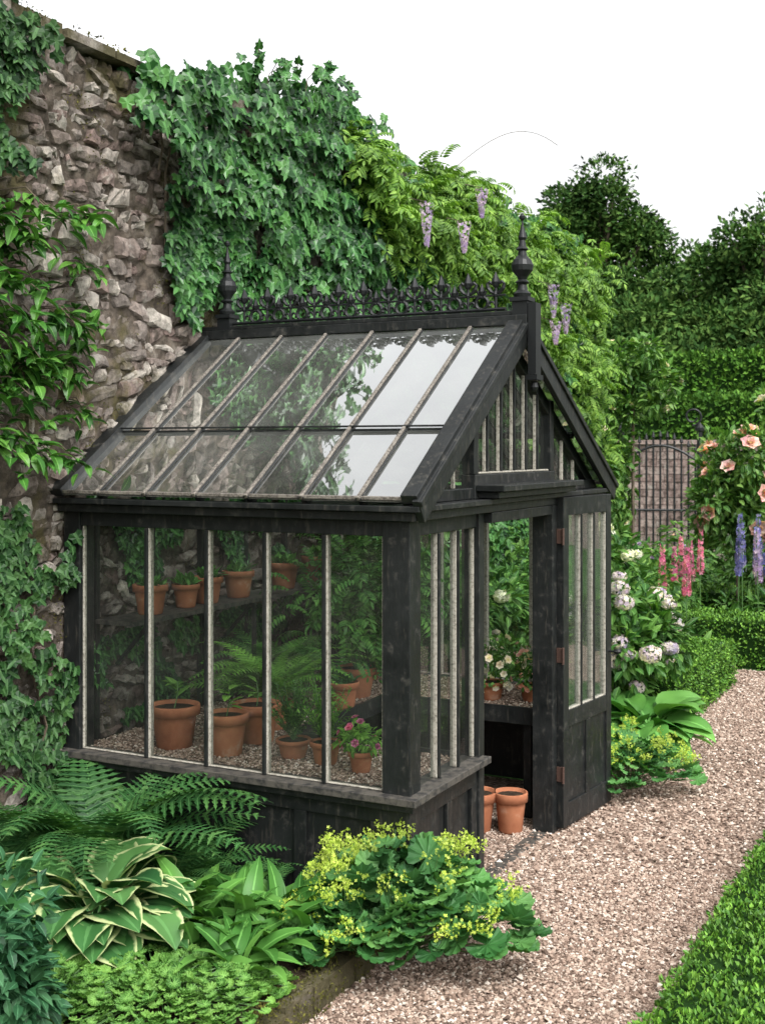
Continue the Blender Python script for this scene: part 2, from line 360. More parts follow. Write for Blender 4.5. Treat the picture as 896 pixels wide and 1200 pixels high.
def bed(mb,x0,x1,y0,y1,z,nx=24,ny=40):
    xs=np.linspace(x0,x1,nx);ys=np.linspace(y0,y1,ny);V=[]
    for y in ys:
        for x in xs:V.append((x,y,z+rng.uniform(-.02,.025)))
    mb.add(V,[(j*nx+i,j*nx+i+1,(j+1)*nx+i+1,(j+1)*nx+i) for j in range(ny-1) for i in range(nx-1)])
bed(mb,.02,2.02,-6,-.03,.13);mb.obj('soil_bed',[M_soil])
mb=MB();bed(mb,.02,2.05,3.1,16,.03,16,80);mb.obj('flower_bed_soil',[M_soil])
mb=MB();y=-5.
while y<-.06:
    l=rng.uniform(.22,.42);j=R(-.015,.015,4);bx(mb,1.99+j[0],2.10+j[1],y,min(y+l-.012,-.04),-.02,.125+j[2]*.8);y+=l
n=4200;P=np.stack([R(1.96,2.14,n),R(-2.5,-.1,n),R(.115,.14,n)],-1);k=wob(P,3,2)>-.3;P=P[k];m=len(P)
P[:,2]=np.where(P[:,0]>2.09,R(.01,.12,m),P[:,2]);mb.inst(leaf2,frames(rdir(m)+np.array([.0,0,.5]),rdir(m)+np.array([.5,0,1]),R(.010,.02,m)),P,1)
mb.obj('stone_edging',[M_cope,M_moss])
# ------------------------------------------------------------------ stone wall
WT=4.55
mb=MB();bx(mb,-.55,-.05,-5,8.25,-.1,WT,1)
ys=np.arange(-4,8.26,.05);zs_=np.arange(0,WT,.05);YY,ZZ=np.meshgrid(ys,zs_)
PP=np.stack([0*YY,YY,ZZ],-1).reshape(-1,3);PP[:,0]=.002+.010*wob(PP,6,1)+.010*wob(PP,17,2)+rng.normal(size=len(PP))*.004
ny=len(ys);mb.add(PP,[(j*ny+i,j*ny+i+1,(j+1)*ny+i+1,(j+1)*ny+i) for j in range(len(zs_)-1) for i in range(ny-1)],1)
gx,gy=7,5
uu,vv=np.meshgrid(np.array([-1,-.82,-.4,0,.4,.82,1]),np.array([-1,-.75,0,.75,1]));uu=uu.ravel();vv=vv.ravel()
Fg=[(j*gx+i,j*gx+i+1,(j+1)*gx+i+1,(j+1)*gx+i) for j in range(gy-1) for i in range(gx-1)]
def stone(yc,zc,l,h,dep):
    j=rng.uniform(-1,1,(4,2))*np.array([.17*l,.24*h]);c=np.array([(-l/2,-h/2),(l/2,-h/2),(l/2,h/2),(-l/2,h/2)])*.95+j
    a=(uu+1)/2;b=(vv+1)/2
    P=((1-a)*(1-b))[:,None]*c[0]+(a*(1-b))[:,None]*c[1]+(a*b)[:,None]*c[2]+((1-a)*b)[:,None]*c[3]
    edge=(np.abs(uu)>.99)|(np.abs(vv)>.99);cor=(np.abs(uu)>.99)&(np.abs(vv)>.99);P[cor]*=rng.uniform(.68,.9,(cor.sum(),1))
    P+=rng.normal(size=P.shape)*.0055;th=rng.normal()*.17;c_,s_=math.cos(th),math.sin(th);P=P@np.array([[c_,s_],[-s_,c_]])
    tx,ty=rng.normal(size=2)*.008
    x=np.where(edge,-.02,dep+.020+tx*uu+ty*vv-.007*(np.abs(uu)>.8)-.007*(np.abs(vv)>.7)+rng.normal(size=len(uu))*.0055)
    y=yc+P[:,0];z=zc+P[:,1];z=z+.04*np.sin(y*2.3+zc*1.9)+.02*np.sin(y*6.1+zc*4)
    mb.add(np.stack([x,y,np.clip(z,0,WT-.01)],-1),Fg,0)
z=.0
while z<WT-.03:
    h=rng.uniform(.055,.13)*(1 if rng.random()>.2 else 1.4);h=min(h,WT-z+.01);y=-4.0-rng.uniform(0,.3)
    while y<8.2:
        l=rng.uniform(.06,.22)+(rng.random()<.18)*rng.uniform(.05,.15)
        q=rng.random()
        if q<.34 and h>.08:
            f=rng.uniform(.35,.65);stone(y+l/2,z+h*f/2,l,h*f,rng.uniform(-.01,.02));l2=l*rng.uniform(.35,.65);stone(y+l2/2,z+h*(1+f)/2,l2,h*(1-f),rng.uniform(-.01,.02));stone(y+(l+l2)/2,z+h*(1+f)/2,l-l2,h*(1-f),rng.uniform(-.01,.03))
        elif q<.94: stone(y+l/2,z+h/2+rng.normal()*.014,l,h*rng.uniform(.75,1.2),rng.uniform(-.014,.03))
        y+=l
    z+=h
y=-5.
while y<8.2:
    l=rng.uniform(.25,.6);j=R(-.03,.03,5);bx(mb,-.60+j[0],.07+j[1],y,y+l-.015,WT+.005,WT+.075+j[2],2);y+=l
n=60000;Y=R(-3.5,2.5,n);Z=R(0,4.6,n);P=np.stack([.03+0*Y,Y,Z],-1);k=(wob(P*np.array([1,1.3,1]),1.9,8)+.45*wob(P,7,3)+.3*wob(P,16,5))>.42;P=P[k];m=len(P);P[:,0]=R(.005,.05,m)
mb.inst(leaf2,frames(rdir(m)+np.array([.5,0,.2]),rdir(m)+np.array([1,0,0]),R(.008,.018,m)),P,3)
n=9000;P=np.stack([R(-.5,.08,n),R(-4,6,n),R(WT+.06,WT+.10,n)],-1);k=wob(P,2.2,4)>.0;P=P[k];m=len(P)
mb.inst(leaf2,frames(rdir(m)+np.array([.0,0,.5]),rdir(m)+np.array([.3,0,1]),R(.015,.03,m)),P,3)
wallo=mb.obj('rubble_stone_wall',[M_stone,M_mort,M_cope,M_moss])
# ------------------------------------------------------------------ greenhouse
GH=empty('greenhouse')
X1=2.12;Yw=2.95;YR=1.32;ZE=2.08;ZR=3.04;YE=-.08;YE2=3.03
def rz(y): return ZE+(ZR-ZE)*((y-YE)/(YR-YE) if y<=YR else (YE2-y)/(YE2-YR))
def PF(side):
    ye=YE if side==0 else YE2;sg=1 if side==0 else -1;Ly=abs(YR-ye);L=math.hypot(Ly,ZR-ZE);sy,sz=Ly/L,(ZR-ZE)/L
    def P(x,t,o=0.): return (x,ye+sg*(sy*t*L-sz*o),ZE+sz*t*L+sy*o)
    return P
fr=MB()
for y0,y1 in((0,.12),(Yw-.12,Yw)):
    bx(fr,X1-.145,X1,y0,y1,.0,1.985);bx(fr,.02,.13,y0,y1,.0,1.985)
for yf,sg in((0.,1),(Yw,-1)):
    a,b=sorted((yf+sg*.012,yf+sg*.075));bx(fr,.13,X1-.145,a,b,1.91,1.985)
    a,b=sorted((yf+sg*.03,yf+sg*.06));bx(fr,.13,X1-.145,a,b,.02,.655)
    a,b=sorted((yf+sg*.008,yf+sg*.029));bx(fr,.13,X1-.145,a,b,.55,.655);bx(fr,.13,X1-.145,a,b,.02,.15)
    for x in(.13,.58,1.03,1.48,1.905):bx(fr,x,x+.07,a,b,.15,.55)
    a,b=sorted((yf-sg*.055,yf+sg*.11));bx(fr,.02,X1+.055,a,b,.66,.695,2)
    a,b=sorted((yf-sg*.03,yf+sg*.0));bx(fr,.03,X1+.03,a,b,.625,.658)
    for k in(.471,.814,1.166,1.548):
        x=X1-k
        a,b=sorted((yf+sg*.020,yf+sg*.06));bx(fr,x-.0145,x+.0145,a,b,.697,1.908,1)
        a,b=sorted((yf+sg*.006,yf+sg*.019));bx(fr,x-.010,x+.010,a,b,.697,1.908,0)
    for x in(.132,X1-.159):
        a,b=sorted((yf+sg*.022,yf+sg*.05));bx(fr,x,x+.009,a,b,.697,1.908,1)
    a,b=sorted((yf+sg*.022,yf+sg*.05));bx(fr,.145,X1-.16,a,b,.697,.704,1)
    a,b=sorted((yf-sg*.05,yf+sg*.05));bx(fr,.02,X1+.055,a,b,1.987,2.03)
    a,b=sorted((yf-sg*.09,yf+sg*.02));bx(fr,.02,X1+.09,a,b,2.032,2.060)
def gable(xf,sg):
    def B(x0,x1,*r):
        a,b=sorted((xf-sg*x0,xf-sg*x1));bx(fr,a,b,*r)
    for s0,s1 in [(.12,.83),(1.98,Yw-.12)]:
        B(.03,.06,s0,s1,.02,.655);B(.008,.029,s0,s1,.55,.655);B(.008,.029,s0,s1,.02,.15)
        for y in(s0,s1-.07,(s0+s1)/2-.03):B(.008,.029,y,y+.07 if y!=(s0+s1)/2-.03 else y+.06,.15,.55)
        B(-.053,.10,s0-.12 if s0<.2 else s0,s1+ (.05 if s0<.2 else 0),.661,.696,2)
        B(.012,.075,s0,s1,1.91,1.985)
        for k in range(1,3):
            y=s0+(s1-s0)*k/3;B(.020,.055,y-.012,y+.012,.698,1.908,1);B(.006,.019,y-.009,y+.009,.698,1.908,0)
        for y in(s0+.001,s1-.013):B(.024,.05,y,y+.009,.698,1.908,1)
    B(-.004,.10,.83,.90,0,1.986);B(-.05,.08,1.86,1.975,0,1.986)
    B(-.05,.05,-.045,Yw+.045,1.988,2.031)
    B(-.085,.03,-.088,Yw+.088,2.033,2.061)
gable(X1,1)
xg=X1
def tb(y0,y1,z0,z1,x0,x1,mi=0): bx(fr,x0,x1,y0,y1,z0,z1,mi)
tb(.10,.76,2.063,2.12,xg-.06,xg,0);tb(2.01,2.85,2.063,2.12,xg-.06,xg,0);tb(.76,2.01,2.063,2.19,xg-.07,xg+.01,0)
tb(.83,1.94,2.192,2.202,xg-.05,xg-.005,1)
for y in(.76,1.95):tb(y,y+.06,2.192,rz(y+.03)-.05,xg-.065,xg+.005,0)
for y in(.97,1.17,1.37,1.56,1.75):
    tb(y-.011,y+.011,2.203,rz(y)-.09,xg-.035,xg-.015,1);tb(y-.009,y+.009,2.203,rz(y)-.09,xg-.0145,xg-.001,0)
for y in(.34,.55,2.23,2.45):tb(y-.009,y+.009,2.122,rz(y)-.08,xg-.035,xg-.015,1)
tb(.80,2.06,2.066,2.10,xg+.012,xg+.13,0);tb(.77,2.09,2.103,2.135,xg+.0125,xg+.17,0);tb(.91,1.85,1.93,1.985,xg-.06,xg+.045,0)
for y0 in(.2,.7,1.2,1.7,2.2,2.7):bx(fr,.04,.08,y0,y0+.03,.7,rz(y0)-.06,0)
XA,XB=.0,X1+.085
bx(fr,XA,XB+.02,YR-.05,YR+.05,ZR-.02,ZR+.035);bx(fr,XA,XB+.03,YR-.03,YR+.03,ZR+.037,ZR+.062,0)
for side in(0,1):
    P=PF(side)
    for k in range(0,8):
        x=XA+(XB-XA)*k/7
        if k in(0,7):
            beam(fr,P(x+(.04 if k==0 else -.045),0,.012),P(x+(.04 if k==0 else -.045),.975,.012),.085,.05,0)
        else:
            beam(fr,P(x,.0,.012),P(x,.965,.012),.019,.022,3);beam(fr,P(x,.01,-.032),P(x,.965,-.032),.03,.05,0)
            for q in(-.0135,.0135):beam(fr,P(x+q,.0,.008),P(x+q,.965,.008),.007,.013,0)
    beam(fr,P(XB-.008,-.01,-.045),P(XB-.008,.985,-.045),.035,.125,0);beam(fr,P(XB+.013,-.01,.0),P(XB+.013,.985,.0),.02,.03,0)
    beam(fr,P(X1-.03,.05,-.10),P(X1-.03,.93,-.10),.05,.075,0)
    beam(fr,P(XA,.36,-.02),P(XB-.09,.36,-.02),.04,.035,0,side=(0,1,0));beam(fr,P(XA,.362,.018),P(XB-.09,.362,.018),.022,.010,0,side=(0,1,0))
    beam(fr,P(XA,.012,.004),P(XB-.09,.012,.004),.03,.018,3,side=(0,1,0))
for x in(.7,1.4):
    beam(fr,(x,.05,1.97),(x,2.9,1.97),.04,.05,0)
fr.obj('frame',[M_dark,M_cream,M_sill,M_bar],GH,bevel=.0035)
gl=MB()
for side in(0,1):
    P=PF(side)
    for k in range(7):
        x0=XA+(XB-XA)*k/7+.003;x1=XA+(XB-XA)*(k+1)/7-.003
        for t0,t1,o in((.0,.37,-.002),(.355,.97,.004)):
            j=R(-.0018,.0018,4);gl.add([P(x0,t0,o+j[0]),P(x1,t0,o+j[1]),P(x1,t1,o+j[2]),P(x0,t1,o+j[3])],[(0,1,2,3)])
gl.obj('roof_glass',[M_glassR],GH)
gl=MB()
def pane(p): gl.add(p,[tuple(range(len(p)))])
ex=[.13]+[X1-k for k in(1.548,1.166,.814,.471)]+[X1-.145]
for yf in(.035,Yw-.035):
    for a,b in zip(ex[:-1],ex[1:]):
        j=R(-.002,.002,4);pane([(a,yf+j[0],.69),(b,yf+j[1],.69),(b,yf+j[2],1.93),(a,yf+j[3],1.93)])
for s0,s1,n in((.12,.83,3),(1.98,Yw-.12,3)):
    for k in range(n):
        a=s0+(s1-s0)*k/n;b=s0+(s1-s0)*(k+1)/n;j=R(-.002,.002,4);pane([(X1-.038+j[0],a,.69),(X1-.038+j[1],b,.69),(X1-.038+j[2],b,1.93),(X1-.038+j[3],a,1.93)])
pane([(X1-.038,.1,2.08),(X1-.038,2.85,2.08),(X1-.038,YR,ZR-.06)])
gl.obj('window_glass',[M_glassS],GH)
# door leaf, swung open against the gable
dl=MB();W=.72;H=2.0
def D(a0,a1,z0,z1,d0,d1,mi=0): bx(dl,a0,a1,d0,d1,z0,z1,mi)
D(0,.075,0,H,0,.045);D(W-.075,W,0,H,0,.045);D(.0755,W-.0755,H-.11,H,0,.0445);D(.0755,W-.0755,.60,.70,0,.0445);D(.0755,W-.0755,0,.14,0,.0445)
D(W/2-.03,W/2+.03,.141,.599,0,.044);D(.076,W-.076,.141,.599,.012,.030)
for k in(1,2):
    a=.075+(W-.15)*k/3;D(a-.012,a+.012,.701,H-.111,.008,.036,1);D(a-.009,a+.009,.701,H-.111,-.001,.0075,0)
for a in(.076,W-.085):D(a,a+.009,.701,H-.111,.006,.038,1)
D(.089,W-.089,.701,.709,.006,.038,1)
for z in(.28,1.0,1.72):D(-.008,.0,z,z+.09,.002,.043,3);tube(dl,[(-.012,-.004,z-.005),(-.012,-.004,z+.095)],.008,8,3)
tube(dl,[(W-.04,-.0,.98),(W-.04,-.03,.98),(W-.04,-.05,.98)],.008,8,2)
lathe(dl,[(0,.0),(.02,.004),(.026,.018),(.02,.03),(0,.034)],(W-.04,-.062,.965),12,2)
D(.08,W-.08,.69,H-.10,.020,.023,4)
d=dl.obj('door',[M_dark,M_cream,M_iron,M_rust,M_glassS],GH,bevel=.003)
d.rotation_euler=(0,0,math.radians(90-6.5));d.location=(X1+.095,1.925,.03)
# cresting and finials
cr=MB()
def arc(c,r,a0,a1,n=10,g=0.):
    return [(c[0]+ (r-g*i/n)*math.cos(a0+(a1-a0)*i/n),YR,c[1]+(r-g*i/n)*math.sin(a0+(a1-a0)*i/n)) for i in range(n+1)]
zb=ZR+.065;n=10;x0=.32;x1_=2.02;stp=(x1_-x0)/n
tube(cr,[(x0-.14,YR,zb+.012),(x1_+.06,YR,zb+.012)],.011,6);tube(cr,[(x0-.06,YR,zb+.092),(x1_+.06,YR,zb+.092)],.0065,6)
def bud(x,z,s):
    lathe(cr,[(0,-.02*s),(.012*s,-.008*s),(.016*s,.006*s),(.010*s,.024*s),(0,.045*s)],(x,YR,z),8)
for k in range(n+1):
    x=x0+stp*k
    tube(cr,[(x,YR,zb),(x,YR,zb+.15)],.008,6);bud(x,zb+.158,1.6);bud(x,zb+.092,.9)
    for s in(-1,1):
        tube(cr,[(x,YR,zb+.102),(x+s*.024,YR,zb+.110),(x+s*.046,YR,zb+.132),(x+s*.050,YR,zb+.158),(x+s*.036,YR,zb+.170),(x+s*.024,YR,zb+.158)],[.008,.010,.012,.010,.009,.010],6)
    if k<n:
        xc=x+stp/2;tube(cr,arc((xc,zb+.051),.037,0,2*PI,16),.010,6)
        for s in(-1,1):tube(cr,arc((xc+s*.058,zb+.040),.020,PI/2-s*PI/2,PI/2-s*PI/2+s*4.2,10,.009),.007,6)
        bud(xc,zb+.11,1.2)
        for s in(-1,1):tube(cr,[(xc,YR,zb+.094),(xc+s*.02,YR,zb+.103),(xc+s*.026,YR,zb+.122)],[.007,.007,.008],6)
def finial(x):
    bx(cr,x-.045,x+.045,YR-.045,YR+.045,ZR-.03,ZR+.11);bx(cr,x-.055,x+.055,YR-.055,YR+.055,ZR+.112,ZR+.135)
    lathe(cr,[(.045,.0),(.05,.02),(.03,.04),(.024,.07),(.04,.085),(.024,.10),(.03,.115),(.058,.15),(.062,.18),(.05,.21),(.026,.235),(.022,.26),(.036,.27),(.022,.285),(.016,.32),(.024,.335),(.02,.35),(.008,.40),(.004,.43),(.016,.442),(.018,.455),(.008,.47),(0,.475)],(x,YR,ZR+.136),16)
finial(.19);finial(X1+.06)
bx(cr,X1+.108,X1+.155,YR-.04,YR+.04,ZR-.30,ZR+.10);bx(cr,X1+.10,X1+.165,YR-.05,YR+.05,ZR-.33,ZR-.302)
lathe(cr,[(0,-.05),(.015,-.045),(.024,-.025),(.018,0),(.03,.01)],(X1+.13,YR,ZR-.345),12)
cr.obj('ridge_cresting',[M_iron],GH)
# inside: floor, staging, shelf
ins=MB()
bx(ins,.06,X1-.06,.06,Yw-.06,0,.012,1)
zs=.69
def stage(x0,x1,y0,y1):
    bx(ins,x0,x1,y0,y1,zs-.07,zs-.012,0)
    bx(ins,x0+.01,x1-.01,y0+.01,y1-.01,zs-.011,zs-.002,1)
stage(.07,2.0,.08,.80);stage(.07,.95,.81,2.86);stage(.96,2.0,2.05,2.86)
peb(ins,9000,.08,1.99,.09,.79,zs,.006,.012,2);peb(ins,9000,.08,.94,.82,2.85,zs,.006,.012,2);peb(ins,4000,.97,1.99,2.06,2.85,zs,.006,.012,2)
peb(ins,5000,.96,2.05,.8,2.05,.012,.006,.012,2)
for x0,x1,y0,y1 in((.96,2.0,.801,.825),(.951,.975,.83,2.03),(.98,2.0,2.02,2.045)):bx(ins,x0,x1,y0,y1,zs-.08,zs+.025,0)
for x,y in((.98,.83),(1.9,.75),(.97,2.08),(1.9,2.08),(.89,1.4)):bx(ins,x,x+.05,y,y+.045,.013,zs-.081,0)
bx(ins,.09,.35,.18,2.75,1.35,1.375,3)
for y in(.35,1.4,2.5):
    beam(ins,(.1,y,1.10),(.33,y,1.345),.02,.02,0,side=(0,1,0));beam(ins,(.34,y,.70),(.34,y,1.345),.022,.022,0,side=(0,1,0))
ins.obj('staging',[M_dark,M_gravb,M_grav,M_sill],GH)
mb=MB();bx(mb,2.05,2.14,.91,1.85,-.02,.016);mb.obj('door_threshold',[M_sill],bevel=.006)
# ------------------------------------------------------------------ pots and potted plants
def pot(mb,c,r,h):
    lathe(mb,[(0,0),(r*.66,0),(r*.72,.01),(r*.9,h*.76),(r*.905,h*.77),(r*1.04,h*.775),(r*1.05,h*.98),(r*1.03,h),(r*.92,h),(r*.9,h*.9),(0,h*.9)],c,24,0)
    mb.inst(Tm([(r*.9*math.cos(a),r*.9*math.sin(a),0) for a in np.linspace(0,2*PI,13)[:-1]],[tuple(range(12))]),np.eye(3)[None],[(c[0],c[1],c[2]+h*.91)],1)
def tufts(mb,T,c,n,s0,s1,mi,tilt=(.2,1.2),spread=.02):
    L=np.array(c)+np.stack([R(-spread,spread,n),R(-spread,spread,n),R(0,.01,n)],-1)
    mb.inst(T,rot(R(0,2*PI,n),R(*tilt,n),R(-.3,.3,n),R(s0,s1,n)),L,mi)
def bushpts(c,rad,n,K=14,cr_=.4,flat=0):
    c=np.array(c);rad=np.array(rad);cc=rdir(K)*R(.3,.78,(K,1));rr=R(.7,1.25,K)*cr_
    k=rng.integers(0,K,n);d=rdir(n);p=cc[k]+d*(rr[k]*R(.75,1.05,n))[:,None]
    if flat:p[:,2]=np.maximum(p[:,2],-.95+R(0,.2,n))
    return c+p*rad,norm(d*rad)
def bush(mb,T,c,rad,n,s0,s1,mi=0,K=14,cr_=.4,droop=.3,flat=1):
    p,d=bushpts(c,rad,n,K,cr_,flat)
    dr=norm(d+rng.normal(size=(n,3))*.45+np.array([0,0,-droop]));nn=norm(d*.6+np.array([0,0,1.])+rng.normal(size=(n,3))*.35)
    mb.inst(T,frames(dr,nn,R(s0,s1,n)),p,mi);return p
def outer(p,c,rad,nf):
    q=(p-np.array(c))/np.array(rad);r=np.linalg.norm(q,axis=1);k=np.where(r>np.quantile(r,.55))[0];k=rng.choice(k,min(nf,len(k)),replace=False)
    d=norm(q[k]*np.array(rad));return p[k]+d*.03,d
def stemleaves(mb,c,h,n,T,s,mi,ms,lean=.1):
    a=rng.uniform(0,6.3);top=np.array(c)+np.array([math.cos(a)*lean,math.sin(a)*lean,h]);pts=[np.array(c),(np.array(c)*.5+top*.5)+np.array([.01,0,0]),top];tube(mb,pts,.003,5,ms)
    t=R(.3,1,n);L=np.array(c)+(top-np.array(c))*t[:,None];mb.inst(T,rot(R(0,6.3,n),R(-.1,.6,n),0*t,s*R(.7,1.1,n)),L,mi)
def potted(name,c,r,h,fn=None,leaf=M_lance,petal=None):
    mb=MB();pot(mb,c,r,h);top=(c[0],c[1],c[2]+h*.9)
    if fn:fn(mb,top)
    mb.obj(name,[M_terra,M_soil,leaf,M_stem,petal or leaf],smooth=True)
seed=lambda mb,t:[stemleaves(mb,t,.13+.03*rng.random(),7,leafS,.105,2,3,.02)]
def wild(mb,t):tufts(mb,leafS,t,34,.05,.11,2,(.2,1.3),.06)
for c,r,h in(((.54,.30,zs),.135,.235),((.88,.60,zs),.13,.22),((.89,.29,zs),.115,.225)):potted('potted_seedling',c,r,h,seed,M_fernl)
def herb(mb,t):
    for k in range(46):
        a=R(0,6.3,1)[0];e=rng.uniform(.02,.18);hh=rng.uniform(.12,.34);b=np.array(t);p=b+np.array([math.cos(a)*e,math.sin(a)*e,hh]);tube(mb,[b,(b+p)/2+np.array([0,0,.02]),p],.002,4,3)
        q=R(.2,1,34);mb.inst(leafN,rot(R(0,6.3,34),R(-.1,.9,34),0*q,R(.02,.038,34)),b+(p-b)*q[:,None],2)
potted('potted_herb',(1.24,.40,zs),.09,.10,herb,M_lance);potted('potted_herb',(1.46,.36,zs),.08,.12,herb,M_fernl)
def fl(n,s,hh,rad):
    def f(mb,t):
        c=(t[0],t[1],t[2]+hh*.55);rd=(rad,rad,hh*.6)
        p=bush(mb,leafS,c,rd,300,.03,.055,2,8,.5);q,d=outer(p,c,rd,n)
        mb.inst(rose,frames(norm(np.cross(d,rdir(len(d)))),norm(d+np.array([0,0,.5])),R(s*.7,s,len(d))),q,4)
    return f
potted('potted_pink_flower',(1.70,.30,zs),.065,.11,fl(16,.026,.14,.10),M_fernl,P_mag)
potted('potted_white_flower',(1.60,2.28,zs),.09,.12,fl(46,.034,.32,.22),M_mid,P_wht)
potted('potted_white_flower',(1.86,2.34,zs),.08,.11,fl(26,.03,.20,.15),M_mid,P_pink)
for y,s in((.50,1.1),(.84,.9),(1.06,1.05),(1.40,1.1),(1.95,1.15),(2.4,1.2)):
    potted('potted_succulent',(.22,y,1.376),.09*s,.155*s,wild,M_hostg)
def bigl(mb,t):
    for k in range(14):
        a=k*2.4;hh=rng.uniform(.25,.6);b=np.array(t);p=b+np.array([math.cos(a)*.25,math.sin(a)*.25,hh]);tube(mb,[b,(b+p)/2+np.array([0,0,.06]),p],.004,5,3)
    for k in range(3):
        n=70;p,d=bushpts((t[0],t[1],t[2]+.40),(.40,.40,.40),n,9,.4,0);mb.inst(wistT[k],frames(norm(d+rdir(n)*.4),np.tile([0,0,1.],(n,1))+rdir(n)*.3,R(.18,.28,n)),p,2)
potted('potted_leafy_shrub',(.78,1.95,zs),.13,.2,bigl,M_lance);potted('potted_leafy_shrub',(.55,2.5,zs),.13,.2,bigl,M_mid)
def bigf(mb,t):
    for k in range(3):tufts(mb,ferns[k],t,11,.45,.70,2,(-.25,.2),.02)
potted('potted_fern',(.78,.92,zs),.12,.16,bigf,M_fernl);potted('potted_fern',(.42,1.5,zs),.12,.16,bigf,M_hostg)
potted('terracotta_pot',(1.74,1.70,.014),.12,.24);potted('terracotta_pot',(1.93,1.78,.014),.10,.24);potted('terracotta_pot',(1.5,1.85,.014),.11,.22);potted('potted_succulent',(.9,1.55,zs),.10,.18,wild,M_fern)
# ------------------------------------------------------------------ ivy on wall
def wallivy(name,n,ymin,ymax,zmin,zmax,mask,T,s0,s1,mat,dep,seedv=0):
    Y=R(ymin,ymax,n*3);Z=R(zmin,zmax,n*3);k=mask(Y,Z);Y=Y[k][:n];Z=Z[k][:n];m=len(Y)
    P=np.stack([0*Y,Y,Z],-1);lump=np.clip(.5+.5*wob(P,1.6,seedv)+.35*wob(P,4.5,seedv+1),0,1.4)
    lump=np.where((Y>.5)&(Y<1.75)&(Z<3.85),np.minimum(lump,.16),lump)
    X=.05+dep*lump*(1-.55*rng.random(m)**2);over=np.clip((Z-WT)/.4,0,1);X=np.where(Z>WT,X-R(0,.55,m)*(1-over*.2),X)
    P[:,0]=X;d=np.stack([R(-.1,.5,m),R(-.7,.7,m),R(-1.2,-.2,m)],-1)
    nn=np.stack([R(.5,1.2,m),R(-1.1,.1,m),R(-.1,.7,m)],-1)
    mb=MB();mb.inst(T,frames(d,nn,R(s0,s1,m)),P,0)
    for k in range(int(6*(ymax-ymin))):
        y0=rng.uniform(ymin,ymax);z0=zmin;pts=[]
        while z0<min(zmax,WT-.1):
            if mask(np.array([y0]),np.array([z0]))[0]:pts.append((.05+.02*rng.random(),y0,z0))
            z0+=.15;y0+=rng.uniform(-.07,.07)
        if len(pts)>2 and pts[-1][2]-pts[0][2]<.16*len(pts):tube(mb,pts,.007,5,1)
    return mb.obj(name,[mat,M_bark])
def roofline(Y): return np.where((Y>-.2)&(Y<3.12),np.where(Y<YR,ZE+(ZR-ZE)*(Y-YE)/(YR-YE),ZE+(ZR-ZE)*(YE2-Y)/(YE2-YR))+.13+np.where(np.abs(Y-YR)<.2,.15,0),-1)
def ivmask(Y,Z):
    yb=.36+np.clip(4.65-Z,-.3,1.6)*.46+.10*np.sin(Z*7)+.06*np.sin(Z*17+1)
    top=4.60+.42*np.clip((Y-.6)/2.,0,1)+.08*np.sin(Y*5)+.06*np.sin(Y*13)
    top=np.where(Y>3.6,4.75,top)
    return (Y>yb)&(Z<top)&(Z>roofline(Y))
wallivy('ivy',20000,.2,8.2,.1,5.3,ivmask,ivyT,.07,.125,M_ivy,.38,3)
mb=MB()
for k in range(12):
    y=rng.uniform(.8,3.4);z0=4.65+.3*min(1,max(0,(y-.6)/2));h=rng.uniform(.10,.24);a=rng.uniform(-.12,.12);p=[(.05,y,z0-.15),(.07,y+a*.5,z0+h*.5),(.08+abs(a),y+a,z0+h)];tube(mb,p,.003,5,1)
    q=14;t=R(0,1,q)[:,None];L=np.array(p[0])+(np.array(p[2])-np.array(p[0]))*t;mb.inst(ivyT,frames(rdir(q),np.array([.8,-.6,.4])+rdir(q)*.5,R(.05,.08,q)),L,0)
mb.obj('ivy',[M_ivy,M_bark])
wallivy('ivy',1400,-1.4,-.22,3.75,4.85,lambda Y,Z:(Y<-.36+.1*np.sin(Z*9)+.2*(Z-4.4)),ivyT,.06,.10,M_ivyd,.25,5)
wallivy('ivy',1200,-1.6,.0,.1,2.05,lambda Y,Z:(Y<-.03)&(wob(np.stack([0*Y,Y,Z],-1),2.,2)>-.05)&(Z<2.0+.3*np.sin(Y*9)),ivyT,.05,.085,M_ivyd,.16,7)
wallivy('ivy',1800,.15,2.8,.75,2.6,lambda Y,Z:(wob(np.stack([0*Y,Y,Z],-1),2.4,6)>.0)&(Z<roofline(Y)-.3)&(np.abs(Z-1.42)>.14),ivyT,.05,.08,M_ivy,.03,7)
mb=MB()
for k in range(130):
    y=rng.uniform(-1.7,.12);z=rng.uniform(2.2,3.55)
    if y>-.3 and rng.random()<.5: continue
    out=rng.uniform(.08,.34);p0=np.array([.03,y-.1,z+.1]);p1=np.array([out,y+rng.uniform(-.05,.10),z]);tube(mb,[p0,(p0+p1)/2+np.array([.03,0,.06]),p1],.004,5,1)
    q=17;t=R(.3,1.1,q);L=p0+(p1-p0)*t[:,None]+rng.normal(size=(q,3))*.03;L[:,0]=np.maximum(L[:,0],.04);az=R(-1.7,1.5,q);mb.inst(leafW,rot(az,R(-.9,.35,q),R(-.4,.4,q),R(.08,.15,q)),L,0)
mb.obj('climbing_shrub',[M_laur,M_bark])
